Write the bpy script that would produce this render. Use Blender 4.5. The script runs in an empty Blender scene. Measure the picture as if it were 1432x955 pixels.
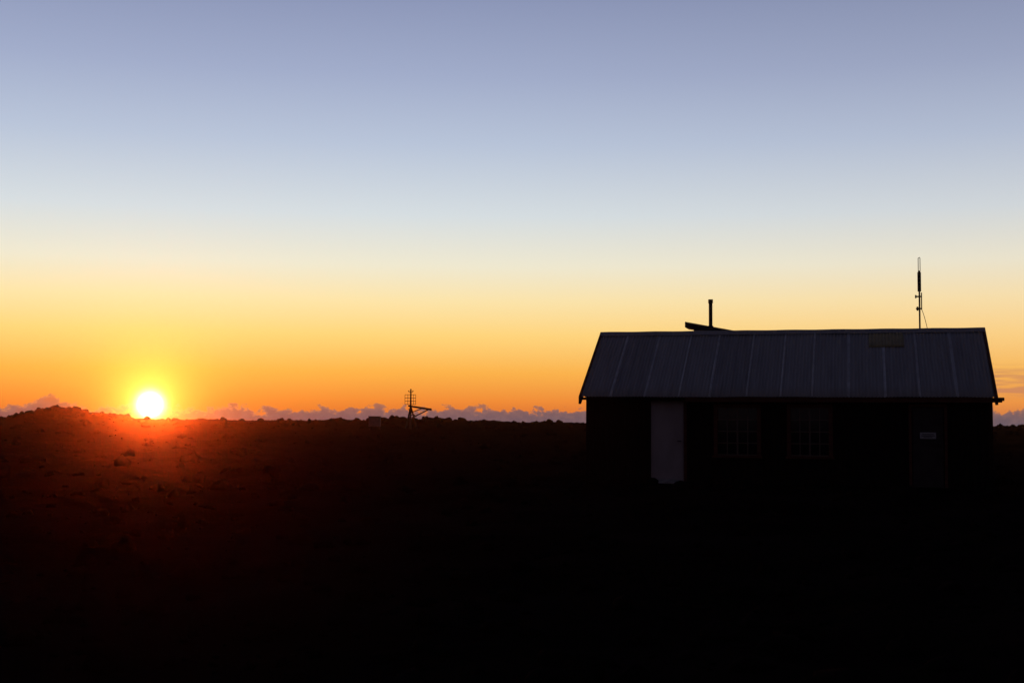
import bpy, bmesh, math, random
import numpy as np
from mathutils import Vector, Matrix
random.seed(7); rng=np.random.default_rng(11)
D=bpy.data; C=bpy.context; R=math.radians
scene=C.scene
scene.view_settings.view_transform='Standard'
scene.view_settings.look='None'
scene.view_settings.exposure=0
scene.view_settings.gamma=1

def s2l(c):
    o=[]
    for v in c:
        v=v/255.0
        o.append(v/12.92 if v<=.04045 else ((v+.055)/1.055)**2.4)
    return (*o,1.0)

# ------------------------------------------------------------ camera
CAMZ=1.46; F=1800.0
cam=D.objects.new('camera',D.cameras.new('camera')); scene.collection.objects.link(cam)
cam.data.sensor_width=36; cam.data.lens=F/1432*36
cam.data.clip_start=.1; cam.data.clip_end=30000
cam.matrix_world=Matrix.Translation((0,0,CAMZ))@Matrix.Rotation(R(90+3.56),4,'X')@Matrix.Rotation(R(.36),4,'Z')
scene.camera=cam

# ------------------------------------------------------------ sun
SAZ=R(-15.67); SEL=R(.63)
sdir=Vector((math.sin(SAZ)*math.cos(SEL),math.cos(SAZ)*math.cos(SEL),math.sin(SEL)))
sl=D.lights.new('sun','SUN'); sl.energy=1.0; sl.angle=R(.5); sl.color=(1,.13,.018)
so=D.objects.new('sun',sl); scene.collection.objects.link(so)
so.rotation_euler=(-sdir).to_track_quat('-Z','Y').to_euler()
so.location=(-20,60,30)

# ------------------------------------------------------------ world
w=D.worlds.new('World'); scene.world=w; w.use_nodes=True
nt=w.node_tree; nt.nodes.clear(); L=nt.links
def N(t,**k):
    n=nt.nodes.new(t)
    for a,b in k.items(): setattr(n,a,b)
    return n
def put(sock,v):
    if isinstance(v,bpy.types.NodeSocket): L.new(v,sock)
    else: sock.default_value=v
def M(op,a,b=0.0,c=0.0,clamp=False):
    n=N('ShaderNodeMath',operation=op,use_clamp=clamp)
    put(n.inputs[0],a); put(n.inputs[1],b)
    if op in('MULTIPLY_ADD',): put(n.inputs[2],c)
    return n.outputs[0]
def SS(v,a,b,lo=0.0,hi=1.0):
    n=N('ShaderNodeMapRange',interpolation_type='SMOOTHSTEP')
    put(n.inputs[0],v); n.inputs[1].default_value=a; n.inputs[2].default_value=b
    n.inputs[3].default_value=lo; n.inputs[4].default_value=hi
    return n.outputs[0]
def MIX(f,a,b,bt='MIX'):
    n=N('ShaderNodeMix',data_type='RGBA',blend_type=bt,clamp_factor=True)
    put(n.inputs[0],f); put(n.inputs[6],a); put(n.inputs[7],b)
    return n.outputs[2]
def RAMP(f,stops):
    n=N('ShaderNodeValToRGB'); put(n.inputs[0],f); e=n.color_ramp.elements
    e[0].position=stops[0][0]; e[0].color=s2l(stops[0][1])
    e[1].position=stops[-1][0]; e[1].color=s2l(stops[-1][1])
    for p,c in stops[1:-1]:
        q=e.new(p); q.color=s2l(c)
    return n.outputs[0]
tc=N('ShaderNodeTexCoord'); vec=tc.outputs['Generated']
sp=N('ShaderNodeSeparateXYZ'); L.new(vec,sp.inputs[0]); X,Y,Z=sp.outputs
az=M('ARCTAN2',X,Y)
fac=M('MULTIPLY',M('ADD',Z,.1),1/1.1)
def P(deg): return (math.sin(R(deg))+.1)/1.1
near=[(0,(40,32,36)),(P(-2),(120,92,90)),(P(0),(198,98,54)),(P(.45),(222,112,44)),(P(.9),(236,132,48)),(P(2.2),(249,174,68)),(P(3.8),(253,210,118)),
      (P(5.3),(250,226,166)),(P(6.9),(237,231,207)),(P(9.1),(212,220,224)),(P(12.2),(183,195,216)),(P(15.2),(160,171,201)),(P(18.6),(138,148,182)),
      (P(25),(92,102,142)),(P(40),(46,53,82)),(1,(38,45,70))]
far=[(0,(40,32,36)),(P(-2),(110,92,96)),(P(0),(190,112,76)),(P(.45),(214,126,68)),(P(.9),(232,144,68)),(P(2.2),(244,178,86)),(P(3.8),(249,205,132)),
      (P(5.3),(245,219,168)),(P(6.9),(232,224,202)),(P(9.1),(206,211,215)),(P(12.2),(176,186,207)),(P(15.2),(153,162,190)),(P(18.6),(132,141,172)),
      (P(25),(88,98,136)),(P(40),(46,53,82)),(1,(38,45,70))]
rear=[(0,(16,16,20)),(P(0),(36,36,46)),(P(4),(52,46,58)),(P(12),(60,56,70)),(P(30),(54,55,74)),(1,(38,45,70))]
rn,rf,rr=RAMP(fac,near),RAMP(fac,far),RAMP(fac,rear)
daz=M('ABSOLUTE',M('SUBTRACT',az,SAZ))
daz=M('MINIMUM',daz,M('SUBTRACT',2*math.pi,daz))
sky=MIX(SS(daz,.12,.75),rn,rf)
sky=MIX(SS(daz,.65,1.4),sky,rr)
# physical dusk sky blended in
ns=N('ShaderNodeTexSky',sky_type='NISHITA'); ns.sun_disc=False; ns.sun_elevation=SEL; ns.sun_rotation=SAZ; ns.altitude=3000
ns.dust_density=1.0
sky=MIX(1.0,sky,MIX(1.0,ns.outputs[0],(.006,.006,.006,1),'MULTIPLY'),'ADD')
# clouds: low bank on the horizon
cv=N('ShaderNodeCombineXYZ'); L.new(az,cv.inputs[0]); L.new(M('MULTIPLY',Z,1.35),cv.inputs[1])
def NOISE(v,scale,detail=5,rough=.55,dim='3D'):
    n=N('ShaderNodeTexNoise',noise_dimensions=dim); L.new(v,n.inputs['Vector']); n.inputs['Scale'].default_value=scale
    n.inputs['Detail'].default_value=detail; n.inputs['Roughness'].default_value=rough
    return n.outputs[0]
n1=NOISE(cv.outputs[0],100,5,.6)
n2=NOISE(cv.outputs[0],22,1,.5)
bump=M('MULTIPLY',M('EXPONENT',M('MULTIPLY',M('POWER',M('ABSOLUTE',M('MULTIPLY',M('ADD',az,.345),1/.009)),2),-1)),.0105)
bump2=M('MULTIPLY',M('EXPONENT',M('MULTIPLY',M('POWER',M('ABSOLUTE',M('MULTIPLY',M('ADD',az,-.012),1/.03)),2),-1)),.002)
top=M('ADD',M('ADD',M('ADD',.0088,M('MULTIPLY',M('SUBTRACT',n2,.5),.012)),bump),bump2)
cd=M('ADD',M('SUBTRACT',n1,.5),M('MULTIPLY',M('SUBTRACT',top,Z),36))
cmask=SS(cd,-.02,.05)
cbase=RAMP(M('MULTIPLY',M('ADD',Z,.02),20),[(0,(84,82,98)),(.36,(90,85,99)),(.46,(97,87,99)),(.56,(112,92,98)),(.7,(178,112,80)),(1,(190,120,80))])
sundist=N('ShaderNodeVectorMath',operation='DISTANCE'); L.new(vec,sundist.inputs[0]); sundist.inputs[1].default_value=sdir
d=sundist.outputs['Value']
warm=M('EXPONENT',M('MULTIPLY',d,-1/.10))
cbase=MIX(M('MULTIPLY',warm,.75),cbase,s2l((196,84,30)))
rim=M('MULTIPLY',SS(cd,.13,.01),M('ADD',.08,M('MULTIPLY',warm,.9)),clamp=True)
ccol=MIX(rim,cbase,s2l((242,150,84)))
n3=NOISE(cv.outputs[0],150,3,.6)
ccol=MIX(SS(n3,.38,.7,0,.2),ccol,s2l((160,122,114)))
sky=MIX(M('MULTIPLY',cmask,.93),sky,ccol)
# faint streaks to the right
cv2=N('ShaderNodeCombineXYZ'); L.new(M('MULTIPLY',az,14),cv2.inputs[0]); L.new(M('MULTIPLY',Z,220),cv2.inputs[1])
n4=NOISE(cv2.outputs[0],1.0,3,.55)
win=M('MULTIPLY',SS(az,.29,.37),M('MULTIPLY',SS(Z,.016,.024),SS(Z,.046,.034)))
sky=MIX(M('MULTIPLY',M('MULTIPLY',SS(n4,.42,.58),win),.75),sky,s2l((198,130,96)))
# sun disc and its aureole
def GLOW(s,amp,col,sq=False):
    q=M('MULTIPLY',d,1/s)
    if sq: q=M('MULTIPLY',q,q)
    e=M('MULTIPLY',M('EXPONENT',M('MULTIPLY',q,-1)),amp)
    n=N('ShaderNodeVectorMath',operation='SCALE'); n.inputs[0].default_value=col; L.new(e,n.inputs[3]); return n.outputs[0]
for g in (GLOW(.0072,9,(1,.86,.5),True),GLOW(.014,1.7,(1,.68,.10)),GLOW(.05,.26,(1,.46,.03))):
    sky=MIX(1.0,sky,g,'ADD')
bg=N('ShaderNodeBackground'); L.new(sky,bg.inputs[0]); bg.inputs[1].default_value=1.0
ow=N('ShaderNodeOutputWorld'); L.new(bg.outputs[0],ow.inputs[0])

# ------------------------------------------------------------ materials
def mat(name,col,rough=.8,spec=.3,metal=0,var=0.0,vscale=4,bump=0.0,bscale=20,col2=None,stretch=None):
    m=D.materials.new(name); m.use_nodes=True; t=m.node_tree; b=t.nodes['Principled BSDF']
    b.inputs['Roughness'].default_value=rough; b.inputs['Metallic'].default_value=metal
    b.inputs['Specular IOR Level'].default_value=spec
    c4=(*col,1)
    tcn=t.nodes.new('ShaderNodeTexCoord'); mp=t.nodes.new('ShaderNodeMapping'); t.links.new(tcn.outputs['Object'],mp.inputs[0])
    if stretch: mp.inputs['Scale'].default_value=stretch
    n=t.nodes.new('ShaderNodeTexNoise'); n.inputs['Scale'].default_value=vscale; n.inputs['Detail'].default_value=6
    t.links.new(mp.outputs[0],n.inputs['Vector'])
    r=t.nodes.new('ShaderNodeValToRGB'); e=r.color_ramp.elements
    e[0].position=.3; e[1].position=.7
    if col2 is None: col2=tuple(v*(1-var) for v in col)
    e[0].color=(*col2,1); e[1].color=c4
    t.links.new(n.outputs[0],r.inputs[0]); t.links.new(r.outputs[0],b.inputs['Base Color'])
    if bump>0:
        n2=t.nodes.new('ShaderNodeTexNoise'); n2.inputs['Scale'].default_value=bscale; n2.inputs['Detail'].default_value=5
        t.links.new(mp.outputs[0],n2.inputs['Vector'])
        bp=t.nodes.new('ShaderNodeBump'); bp.inputs['Strength'].default_value=bump; bp.inputs['Distance'].default_value=.02
        t.links.new(n2.outputs[0],bp.inputs['Height']); t.links.new(bp.outputs[0],b.inputs['Normal'])
    return m
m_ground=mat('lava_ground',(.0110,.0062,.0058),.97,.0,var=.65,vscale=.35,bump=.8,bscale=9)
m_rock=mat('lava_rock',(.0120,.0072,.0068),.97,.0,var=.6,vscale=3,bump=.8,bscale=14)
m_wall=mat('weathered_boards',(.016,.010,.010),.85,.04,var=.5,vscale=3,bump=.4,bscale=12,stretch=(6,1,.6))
m_door=mat('door_paint',(.36,.27,.26),.7,.3,var=.25,vscale=2.5,stretch=(1,1,.5))
m_door2=mat('old_door_paint',(.055,.038,.038),.7,.1,var=.4,vscale=3)
m_trim=mat('red_brown_trim',(.12,.034,.024),.7,.1,var=.5,vscale=6,stretch=(.5,2,4))
m_mull=mat('window_bar_paint',(.13,.08,.065),.6,.2,var=.3)
m_glass=mat('window_glass',(.008,.008,.01),.08,.3)
m_dark=mat('dark_metal',(.02,.018,.02),.6,.2,var=.4)
m_sign=mat('sign_plate',(.38,.33,.33),.6,.3,var=.2,vscale=12)
m_text=mat('sign_ink',(.03,.03,.03),.6,.3)
m_int=mat('interior',(.01,.01,.01),.9,.1)
m_stone=mat('pale_stone',(.28,.23,.21),.9,.2,var=.5,vscale=5,bump=.5)
m_frp=mat('skylight_sheet',(.32,.23,.10),.5,.3,var=.35,vscale=3)
m_grey=mat('shelter_paint',(.19,.15,.13),.8,.1,var=.3)
# galvanised roofing
m_roof=D.materials.new('galvanised_roofing'); m_roof.use_nodes=True
t=m_roof.node_tree; b=t.nodes['Principled BSDF']; b.inputs['Metallic'].default_value=.25; b.inputs['Roughness'].default_value=.6
b.inputs['Specular IOR Level'].default_value=.3
tcn=t.nodes.new('ShaderNodeTexCoord'); sx=t.nodes.new('ShaderNodeSeparateXYZ'); t.links.new(tcn.outputs['Object'],sx.inputs[0])
dv=t.nodes.new('ShaderNodeMath'); dv.operation='DIVIDE'; t.links.new(sx.outputs[0],dv.inputs[0]); dv.inputs[1].default_value=.81
fl=t.nodes.new('ShaderNodeMath'); fl.operation='FLOOR'; t.links.new(dv.outputs[0],fl.inputs[0])
wn=t.nodes.new('ShaderNodeTexWhiteNoise'); wn.noise_dimensions='1D'; t.links.new(fl.outputs[0],wn.inputs['W'])
mp=t.nodes.new('ShaderNodeMapping'); mp.inputs['Scale'].default_value=(7,.5,.5); t.links.new(tcn.outputs['Object'],mp.inputs[0])
nz=t.nodes.new('ShaderNodeTexNoise'); nz.inputs['Scale'].default_value=1.6; nz.inputs['Detail'].default_value=7; t.links.new(mp.outputs[0],nz.inputs['Vector'])
ad=t.nodes.new('ShaderNodeMath'); ad.operation='MULTIPLY_ADD'; t.links.new(wn.outputs[0],ad.inputs[0]); ad.inputs[1].default_value=.22; t.links.new(nz.outputs[0],ad.inputs[2])
rp=t.nodes.new('ShaderNodeValToRGB'); e=rp.color_ramp.elements; e[0].position=.3; e[0].color=(.20,.165,.155,1); e[1].position=.9; e[1].color=(.31,.265,.245,1)
t.links.new(ad.outputs[0],rp.inputs[0]); t.links.new(rp.outputs[0],b.inputs['Base Color'])
m_seam=mat('roof_lap',(.46,.40,.38),.5,.4,metal=.2,var=.35,vscale=4)

# ------------------------------------------------------------ mesh helpers
def link(o,parent=None):
    scene.collection.objects.link(o)
    if parent: o.parent=parent
    return o
def mesh_obj(name,verts,faces,m,parent=None,smooth=False):
    me=D.meshes.new(name); me.from_pydata(verts,[],faces); me.update()
    if m: me.materials.append(m)
    if smooth:
        for p in me.polygons: p.use_smooth=True
    return link(D.objects.new(name,me),parent)
def box(name,a,bb,m,parent=None,bev=.0):
    bm=bmesh.new(); bmesh.ops.create_cube(bm,size=1)
    for v in bm.verts:
        v.co=Vector([(a[i]+bb[i])/2+v.co[i]*(bb[i]-a[i]) for i in range(3)])
    if bev>0: bmesh.ops.bevel(bm,geom=bm.edges[:],offset=bev,segments=2,affect='EDGES')
    me=D.meshes.new(name); bm.to_mesh(me); bm.free(); me.materials.append(m)
    return link(D.objects.new(name,me),parent)
def rods(name,segs,m,parent=None,sides=10):
    """segs: list of (p0,p1,radius[,radius2])"""
    bm=bmesh.new()
    for s in segs:
        p0,p1=Vector(s[0]),Vector(s[1]); r=s[2]; r2=s[3] if len(s)>3 else r
        q=(p1-p0).to_track_quat('Z','Y').to_matrix().to_4x4()
        bmesh.ops.create_cone(bm,cap_ends=True,segments=sides,radius1=r,radius2=r2,depth=(p1-p0).length,
            matrix=Matrix.Translation((p0+p1)/2)@q)
    me=D.meshes.new(name); bm.to_mesh(me); bm.free(); me.materials.append(m)
    return link(D.objects.new(name,me),parent)
def empty(name,loc,rz=0):
    o=D.objects.new(name,None); scene.collection.objects.link(o); o.location=loc; o.rotation_euler=(0,0,rz); return o

# ------------------------------------------------------------ hut
hut=empty('mountain_hut',(1.707,32,0),R(-15))
W=9.72; HW=2.75; ZE=2.10; ZR=3.85; BACK=2*HW
x0,x1=.12,9.64; y0,y1=.25,BACK-.25; 
slope=(ZR-ZE)/HW
def roofz(y): return ZE+slope*(y if y<=HW else BACK-y)
openings=[(1.71,2.54,.03,2.02),(3.34,4.32,.68,1.84),(5.08,6.0,.68,1.84),(7.87,8.59,-.02,1.86)]
vs=[];fs=[]
def addbox(ax,ay,az_,bx,by,bz):
    i=len(vs)
    for z in(az_,bz):
        for (x,y) in((ax,ay),(bx,ay),(bx,by),(ax,by)): vs.append((x,y,z))
    fs.extend([(i,i+3,i+2,i+1),(i+4,i+5,i+6,i+7),(i,i+1,i+5,i+4),(i+1,i+2,i+6,i+5),(i+2,i+3,i+7,i+6),(i+3,i,i+4,i+7)])
ztop=roofz(y0)-.04
xs=[x0]
edges=sorted([o[0] for o in openings]+[o[1] for o in openings]+[x1])
for e_ in edges:
    n=max(1,round((e_-xs[-1])/.16)); s0=xs[-1]
    for k in range(1,n+1): xs.append(s0+(e_-s0)*k/n)
for a_,b_ in zip(xs[:-1],xs[1:]):
    mid=(a_+b_)/2; j=rng.uniform(-.004,.004); g=.004
    op=[o for o in openings if o[0]<mid<o[1]]
    if not op: addbox(a_+g,y0+j,-.5,b_-g,y0+.04,ztop)
    else:
        o=op[0]
        addbox(a_+g,y0+j,-.5,b_-g,y0+.04,o[2]); addbox(a_+g,y0+j,o[3],b_-g,y0+.04,ztop)
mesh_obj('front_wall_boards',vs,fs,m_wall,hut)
vs=[];fs=[]
def gable(x,xo,name):
    P_=[(y0+.045,-.5),(y1,-.5),(y1,roofz(y1)-.05),(HW,ZR-.06),(y0+.045,roofz(y0)-.05)]
    v=[(x,y,z) for y,z in P_]+[(xo,y,z) for y,z in P_]; n=5
    f=[tuple(range(n)),tuple(range(2*n-1,n-1,-1))]+[(i,i+n,(i+1)%n+n,(i+1)%n) for i in range(n)]
    mesh_obj(name,v,f,m_wall,hut)
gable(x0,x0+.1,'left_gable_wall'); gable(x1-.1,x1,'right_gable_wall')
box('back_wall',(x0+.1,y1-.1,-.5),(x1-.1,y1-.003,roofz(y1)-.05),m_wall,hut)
box('inner_lining',(x0+.1,y0+.16,-.5),(x1-.1,y0+.2,ztop-.02),m_int,hut)
box('corner_board_1',(x0-.02,y0-.03,-.5),(x0+.07,y0-.008,ztop),m_wall,hut)
box('corner_board_2',(x1-.07,y0-.03,-.5),(x1+.02,y0-.008,ztop),m_wall,hut)
def door(o,m,name,panel):
    a_,b_,zb,zt=o
    box(name,(a_+.012,y0+.02,zb+.01),(b_-.012,y0+.06,zt-.01),m,hut,.004)
    for k,(ax,bx,az_,bz) in enumerate([(a_-.07,a_-.002,zb,zt+.07),(b_+.002,b_+.07,zb,zt+.07),(a_-.002,b_+.002,zt+.002,zt+.07)]):
        box(f'{name}_frame_{k}',(ax,y0-.035,az_),(bx,y0-.01,bz),m_trim if (panel or k==1) else m_wall,hut,.003)
    rods(name+'_handle',[((b_-.08,y0+.02,zb+.98),(b_-.08,y0-.03,zb+.98),.012),((b_-.08,y0-.03,zb+.98),(b_-.16,y0-.03,zb+.98),.01)],m_dark,hut)
door(openings[0],m_door,'pale_door',False)
door(openings[3],m_door2,'right_door',True)
for k,z in enumerate((.35,1.0,1.7)):
    box(f'right_door_batten_{k}',(7.9,y0+.002,z),(8.56,y0+.0195,z+.1),m_door2,hut,.003)
box('door_sign',(8.05,y0-.022,1.12),(8.41,y0-.002,1.27),m_sign,hut,.003)
for k,(zz,wd) in enumerate(((1.225,.26),(1.19,.3),(1.155,.2))):
    box(f'door_sign_line_{k}',(8.23-wd/2,y0-.025,zz-.008),(8.23+wd/2,y0-.0225,zz+.008),m_text,hut)
def window(o,name):
    a_,b_,zb,zt=o
    box(name+'_glass',(a_+.01,y0+.045,zb+.01),(b_-.01,y0+.052,zt-.01),m_glass,hut)
    fr=.075
    for k,(ax,bx,az_,bz) in enumerate([(a_-fr,a_+.02,zb,zt),(b_-.02,b_+fr,zb,zt),(a_-fr,b_+fr,zt+.002,zt+fr),(a_-fr-.03,b_+fr+.03,zb-.06,zb-.002)]):
        box(f'{name}_frame_{k}',(ax,y0-(.07 if k==3 else .035),az_),(bx,y0+.03 if k<2 else y0-.01,bz),m_trim,hut,.004)
    cols,rows=4,4
    for k in range(1,cols):
        xx=a_+(b_-a_)*k/cols; ww=.02 if k==2 else .012
        box(f'{name}_bar_v{k}',(xx-ww,y0+.012,zb),(xx+ww,y0+.042,zt),m_mull,hut)
    for k in range(0,rows+1):
        zz=zb+.015+(zt-zb-.03)*k/rows
        box(f'{name}_bar_h{k}',(a_+.02,y0+.016,zz-.012),(b_-.02,y0+.040,zz+.012),m_mull,hut)
window(openings[1],'window_1'); window(openings[2],'window_2')
def corr(name,xa,xb,ya,yb,m,off=0.0,per=.081,amp=.011,seg=8):
    n=int((xb-xa)/per*seg)+1
    vs=[];fs=[]
    ny=6
    for j in range(ny+1):
        y=ya+(yb-ya)*j/ny
        for i in range(n+1):
            x=xa+(xb-xa)*i/n
            h=amp*math.sin(2*math.pi*x/per)+off
            h+=.004*math.sin(x*1.7+j)+.003*math.sin(x*5.1+2*j)
            vs.append((x,y,roofz(y)+h))
    for j in range(ny):
        for i in range(n):
            q=j*(n+1)+i; fs.append((q,q+1,q+n+2,q+n+1) if yb>ya else (q,q+n+1,q+n+2,q+1))
    o=mesh_obj(name,vs,fs,m,hut,True)
    sd=o.modifiers.new('t','SOLIDIFY'); sd.thickness=.003; sd.offset=-1
    return o
corr('roof_front_sheets',0,W,-.02,HW,m_roof)
corr('roof_back_sheets',0,W,BACK+.02,HW,m_roof)
corr('roof_skylight',6.94,7.78,1.98,2.6,m_frp,off=.016)
k=0; x=.81
while x<W-.2:
    jj=rng.uniform(-.05,.05)
    corr(f'roof_lap_{k}',x-.04+jj,x+rng.uniform(.005,.03)+jj,-.035,HW-.01,m_seam,off=.010); k+=1; x+=.81
vs=[];fs=[]
for i in range(41):
    xx=-.03+(W+.06)*i/40; dz=.004*math.sin(i*1.3)
    for (yy,zz) in((HW-.17,roofz(HW-.17)+.022),(HW-.04,ZR+.012),(HW,ZR+.035),(HW+.04,ZR+.012),(HW+.17,roofz(HW-.17)+.022)):
        vs.append((xx,yy,zz+dz))
for i in range(40):
    for j in range(4):
        q=i*5+j; fs.append((q,q+5,q+6,q+1))
mesh_obj('ridge_cap',vs,fs,m_roof,hut)
for nm,xa,xb in(('left_barge',-.035,.03),('right_barge',W-.03,W+.035)):
    for sd_,ya,yb in(('front',-.05,HW),('back',BACK+.05,HW)):
        za,zb=ZE+slope*(-.05),ZR
        t0,t1=-.16,.026
        v=[(xa,ya,za+t0),(xb,ya,za+t0),(xb,ya,za+t1),(xa,ya,za+t1),(xa,yb,zb+t0),(xb,yb,zb+t0),(xb,yb,zb+t1),(xa,yb,zb+t1)]
        f=[(0,1,2,3),(7,6,5,4),(0,4,5,1),(1,5,6,2),(2,6,7,3),(3,7,4,0)]
        mesh_obj(f'{nm}_{sd_}',v,f,m_trim,hut)
box('eave_fascia',(2.6,.02,ZE-.135),(W+.13,.06,ZE-.022),m_trim,hut,.004)
box('eave_fascia_left',(.035,.02,ZE-.09),(2.597,.05,ZE-.024),m_wall,hut,.004)
box('fascia_end_block',(W+.036,-.04,ZE-.10),(W+.17,.018,ZE-.02),m_trim,hut,.006)
for k in range(13):
    xx=.5+k*.75; box(f'rafter_{k}',(xx,.062,ZE-.10),(xx+.05,y0-.04,ZE+.00),m_wall,hut)
rods('chimney_pipe',[((2.87,3.25,3.4),(2.87,3.25,4.70),.05),((2.87,3.25,4.66),(2.87,3.25,4.76),.064),((2.87,3.25,4.02),(2.87,3.25,4.05),.075)],m_dark,hut,16)
v=[];ya,yb=2.95,3.75
pts=[(2.22,4.0),(3.74,3.76),(3.76,3.85),(2.22,4.15)]
v=[(px,ya,pz) for px,pz in pts]+[(px,yb,pz) for px,pz in pts]
mesh_obj('roof_panel',v,[(0,1,2,3),(7,6,5,4),(0,4,5,1),(1,5,6,2),(2,6,7,3),(3,7,4,0)],m_dark,hut)
rods('roof_panel_legs',[((2.5,3.0,3.5),(2.5,3.0,4.05),.02),((2.5,3.7,3.1),(2.5,3.7,4.05),.02),((3.5,3.7,3.1),(3.5,3.7,3.82),.02)],m_dark,hut)
v=[(2.45,2.97,3.4),(3.6,2.97,3.4),(3.6,2.97,3.78),(2.45,2.97,3.97)]
v=v+[(a_,3.6,c_) for a_,b_,c_ in v]
mesh_obj('roof_panel_kerb',v,[(0,1,2,3),(7,6,5,4),(0,4,5,1),(1,5,6,2),(2,6,7,3),(3,7,4,0)],m_dark,hut)
ax,ay=8.2,2.85
sg=[((ax,ay,3.5),(ax,ay,4.84),.022),((ax,ay,4.83),(ax,ay,5.32),.046),((ax,ay,5.32),(ax,ay,5.36),.03),
 ((ax-.02,ay,5.34),(ax-.02,ay,5.68),.009),((ax+.025,ay,5.34),(ax+.025,ay,5.68),.009),((ax-.02,ay,5.68),(ax+.025,ay,5.70),.009),
 ((ax-.09,ay,4.70),(ax+.04,ay,4.70),.02),((ax-.09,ay,4.66),(ax-.09,ay,4.74),.02),
 ((ax-.09,ay,4.39),(ax+.05,ay,4.39),.02),((ax-.05,ay,4.34),(ax-.05,ay,4.44),.025),((ax+.05,ay,4.36),(ax+.05,ay,4.8),.014)]
pp=None
for i in range(9):
    t_=i/8; p=(ax+.05+.13*t_**1.2,ay-.02*t_,4.38-.50*t_+.07*math.sin(t_*3.1))
    if pp: sg.append((pp,p,.007))
    pp=p
rods('roof_antenna',sg,m_dark,hut)
bm=bmesh.new(); bmesh.ops.create_icosphere(bm,subdivisions=3,radius=1)
for vv in bm.verts:
    c=vv.co; k_=1+.12*math.sin(c.x*4+1)+.1*math.sin(c.y*5+c.z*3)
    vv.co=Vector((2.18+c.x*.42*k_,-.02+c.y*.26*k_,.0+c.z*.09*k_))
me=D.meshes.new('doorstep'); bm.to_mesh(me); bm.free(); me.materials.append(m_stone); link(D.objects.new('doorstep',me),hut)

# ------------------------------------------------------------ terrain
def hsh(ix,iy,s):
    h=(ix.astype(np.int64)*374761393+iy.astype(np.int64)*668265263+s*1442695041)&0xffffffff
    h=((h^(h>>13))*1274126177)&0xffffffff
    h=(h^(h>>16))&0xffffffff
    return h.astype(np.float64)/4294967295.0
def vn(x,y,s):
    ix=np.floor(x);iy=np.floor(y);fx=x-ix;fy=y-iy
    fx=fx*fx*(3-2*fx);fy=fy*fy*(3-2*fy)
    a_=hsh(ix,iy,s);b_=hsh(ix+1,iy,s);c_=hsh(ix,iy+1,s);d_=hsh(ix+1,iy+1,s)
    return (a_*(1-fx)+b_*fx)*(1-fy)+(c_*(1-fx)+d_*fx)*fy-.5
def fbm(x,y,sc,s,o=4):
    r=0;a_=1;x=x/sc;y=y/sc
    for k in range(o):
        r=r+a_*vn(x*(1+.02*k)+k*13.7,y+k*7.3,s+k); x=x*2.03;y=y*2.03;a_*=.5
    return r
def ss(v,a_,b_):
    t_=np.clip((v-a_)/(b_-a_),0,1); return t_*t_*(3-2*t_)
def height(x,y):
    r=np.hypot(x,y); a_=np.arctan2(x,y)
    rim=1.30-.20*ss(a_,-.2,.35)
    z=rim*ss(r,45,150)
    z=z-np.maximum(r-185,0)*.05*ss(r,185,300)
    z=np.maximum(z,-220)
    rough=.45+.55*ss(r,14,40)
    z=z+rough*(.26*fbm(x,y,.9,3,5)+.16*fbm(x,y,5,9,3))+.25*fbm(x,y,22,21,3)*ss(r,20,60)
    z=z+.28*ss(r,90,130)*np.maximum(fbm(x,y,3.0,33,3)-.1,0)*2
    def G(az0,r0,sa,sr,h):
        return h*np.exp(-((a_-az0)/sa)**2-((r-r0)/sr)**2)
    hillm=G(-.3346,165,.024,16,.95)+G(-.352,160,.018,14,.45)+G(-.300,165,.02,14,.30)
    z=z+hillm*(1+.9*fbm(x,y,2.4,55,4))
    z=z+G(-.064,150,.03,16,.28)+G(-.09,140,.02,16,.15)+G(.015,150,.02,15,.1)
    c,s_=math.cos(R(-15)),math.sin(R(-15))
    dx=x-1.707;dy=y-32; lx=dx*c+dy*s_; ly=-dx*s_+dy*c
    q=np.maximum(np.maximum(-lx-.3,lx-W-.3),np.maximum(-1.2-ly,ly-6)); k_=ss(q,0,5)
    z=z*(.25+.75*k_)-.03*(1-k_)
    near=ss(r,0,6)
    return z*near
aa=np.concatenate([np.radians(np.arange(-180,-28,2.0)),np.radians(np.arange(-28,28,.06)),np.radians(np.arange(28.1,180,2.0))])
rr_=[.6]
while rr_[-1]<8000:
    r_=rr_[-1]; rr_.append(r_*(1.014 if r_<60 else 1.010 if r_<190 else 1.09))
rr_=np.array(rr_)
A,Rr=np.meshgrid(aa,rr_)
xx=Rr*np.sin(A);yy=Rr*np.cos(A);zz=height(xx,yy)
na,nr=len(aa),len(rr_)
co=np.stack([xx,yy,zz],-1).reshape(-1,3)
co=np.vstack([co,[[0,0,0]]])
I,J=np.meshgrid(np.arange(nr-1),np.arange(na),indexing='ij')
J2=(J+1)%na
quads=np.stack([I*na+J,I*na+J2,(I+1)*na+J2,(I+1)*na+J],-1).reshape(-1,4)[:,::-1]
jj=np.arange(na)
tris=np.stack([np.full(na,len(co)-1),(jj+1)%na,jj],-1)
def fastmesh(name,co,quads,tris,m,smooth=False):
    me=D.meshes.new(name); me.vertices.add(len(co)); me.vertices.foreach_set('co',co.astype(np.float32).ravel())
    nq=0 if quads is None else len(quads); ntr=0 if tris is None else len(tris)
    li=[]; 
    if nq: li.append(quads.ravel())
    if ntr: li.append(tris.ravel())
    li=np.concatenate(li).astype(np.int32)
    me.loops.add(len(li)); me.loops.foreach_set('vertex_index',li)
    me.polygons.add(nq+ntr)
    st=np.concatenate([np.arange(nq)*4,nq*4+np.arange(ntr)*3]).astype(np.int32)
    me.polygons.foreach_set('loop_start',st)
    if smooth: me.polygons.foreach_set('use_smooth',np.ones(nq+ntr,dtype=bool))
    me.update(calc_edges=True); me.validate(); me.materials.append(m)
    return link(D.objects.new(name,me))
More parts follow.
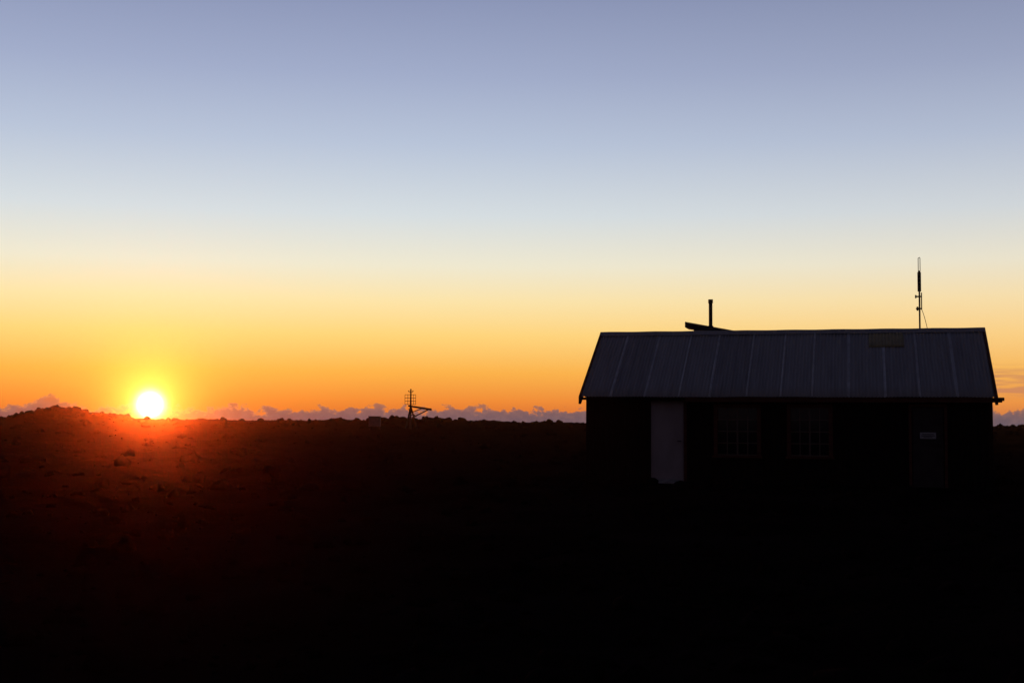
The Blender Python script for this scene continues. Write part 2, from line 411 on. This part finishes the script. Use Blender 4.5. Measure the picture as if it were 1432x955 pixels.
fastmesh('ground',co,quads,tris,m_ground)
bm=bmesh.new(); bmesh.ops.create_icosphere(bm,subdivisions=2,radius=1)
bv=np.array([v.co[:] for v in bm.verts]); bf=np.array([[v.index for v in f.verts] for f in bm.faces]); bm.free()
cs=[];fsr=[];off=0
def rockset(n,rmin,rmax,amin,amax,smin,smax,p=1.0):
    global off
    for _ in range(n):
        r_=rmin+(rmax-rmin)*rng.random()**p; a_=rng.uniform(amin,amax)
        x=r_*math.sin(a_);y=r_*math.cos(a_)
        dx=x-1.707;dy=y-32;c,s_=math.cos(R(-15)),math.sin(R(-15))
        lx=dx*c+dy*s_; ly=-dx*s_+dy*c
        if -.2<lx<W+.2 and -.5<ly<6: continue
        s=smin+(smax-smin)*rng.random()**3
        z=float(height(np.array([x]),np.array([y]))[0])
        ph=rng.uniform(0,6,3); v=bv.copy()
        k_=1+.22*np.sin(v[:,0]*3+ph[0])+.2*np.sin(v[:,1]*3.7+ph[1])+.16*np.sin(v[:,2]*5+v[:,0]*3+ph[2])+rng.normal(0,.08,len(v))
        v=v*k_[:,None]*np.array([1,rng.uniform(.6,1),rng.uniform(.45,.85)])*s
        th=rng.uniform(0,6.28); ct,st=math.cos(th),math.sin(th)
        v=np.stack([v[:,0]*ct-v[:,1]*st,v[:,0]*st+v[:,1]*ct,v[:,2]],-1)+np.array([x,y,z+s*.05])
        cs.append(v); fsr.append(bf+off); off+=len(v)
rockset(1500,3.5,30,-.5,.5,.02,.15,1.3)
rockset(1200,25,90,-.5,.5,.06,.32)
rockset(900,100,170,-.45,.45,.1,.5)
rockset(200,150,172,-.375,-.285,.15,.6)
rockset(40,135,155,-.10,-.03,.15,.45)
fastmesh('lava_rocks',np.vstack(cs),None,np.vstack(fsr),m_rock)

# ------------------------------------------------------------ distant weather mast at ~100 m
px=.0556
def gz(x,y): return float(height(np.array([x]),np.array([y]))[0])
mx,my=-7.83,100.0; g=gz(mx,my)
def Z_(ypx): return CAMZ+(588.6-ypx)*px-g
mast=empty('weather_mast',(mx,my,g))
def X_(xp): return (xp-575)*px
rods('pole',[((0,0,-.3),(0,0,Z_(544)),.085,.055)],m_dark,mast)
rods('tripod',[((0,0,Z_(568)),(X_(567),.3,-.2),.06),((0,0,Z_(568)),(X_(586),.3,-.2),.06),((0,0,Z_(568)),(0,-.5,-.2),.05),
   ((X_(571),.1,Z_(580)),(X_(580),.1,Z_(580)),.04)],m_dark,mast)
gs=[]
for yp in(552,556.5,561,565.5): gs.append(((X_(567),-.05,Z_(yp)),(X_(582),-.05,Z_(yp)),.018))
for xp in(567,571,579,582): gs.append(((X_(xp),-.05,Z_(552)),(X_(xp),-.05,Z_(565.5)),.016))
rods('grid_antenna',gs,m_dark,mast)
v=[(X_(572),-.35,Z_(568.8)),(X_(604),-.35,Z_(574)),(X_(604),-.35,Z_(571.0)),(X_(572),-.35,Z_(566.4))]
v=v+[(a_,.5,c_) for a_,b_,c_ in v]
mesh_obj('solar_panel',v,[(0,1,2,3),(7,6,5,4),(0,4,5,1),(1,5,6,2),(2,6,7,3),(3,7,4,0)],m_dark,mast)
rods('panel_struts',[((X_(577),0,Z_(584)),(X_(599),0,Z_(573)),.045),((0,0,Z_(577)),(X_(590),0,Z_(571.5)),.035),((X_(572),0,Z_(572)),(X_(583),0,Z_(583)),.035)],m_dark,mast)
rods('anemometer',[((-.16,0,Z_(548)),(.16,0,Z_(548)),.02),((-.16,0,Z_(548)),(-.16,0,Z_(546)),.035),((.16,0,Z_(548)),(.16,0,Z_(546)),.035)],m_dark,mast)
bx_=-10.5; by=99.0
eq=empty('equipment_box',(bx_,by,CAMZ-8.0*px))
box('cabinet',(-.44,-.3,.0),(.44,.3,.74),m_grey,eq,.02)
box('lid',(-.48,-.35,.742),(.48,.35,.80),m_grey,eq,.01)
rods('feet',[((-.38,-.22,-.6),(-.38,-.22,0),.04),((.38,-.22,-.6),(.38,-.22,0),.04),((-.38,.22,-.6),(-.38,.22,0),.04),((.38,.22,-.6),(.38,.22,0),.04)],m_dark,eq)

# ------------------------------------------------------------ scatter box added to give a red glow on the ground below the sun
mh=D.materials.new('glow_scatter'); mh.use_nodes=True; t=mh.node_tree; t.nodes.clear()
vsn=t.nodes.new('ShaderNodeVolumeScatter'); vsn.inputs['Density'].default_value=1.7e-4; vsn.inputs['Anisotropy'].default_value=.975
vsn.inputs['Color'].default_value=(1,.65,.45,1)
oo=t.nodes.new('ShaderNodeOutputMaterial'); t.links.new(vsn.outputs[0],oo.inputs['Volume'])
try: mh.cycles.volume_sampling='MULTIPLE_IMPORTANCE'
except Exception as ex: print(ex)
try: mh.cycles.homogeneous_volume=True
except Exception as ex: print(ex)
box('added_glow_volume',(-75,-10,-3),(60,128,10),mh)
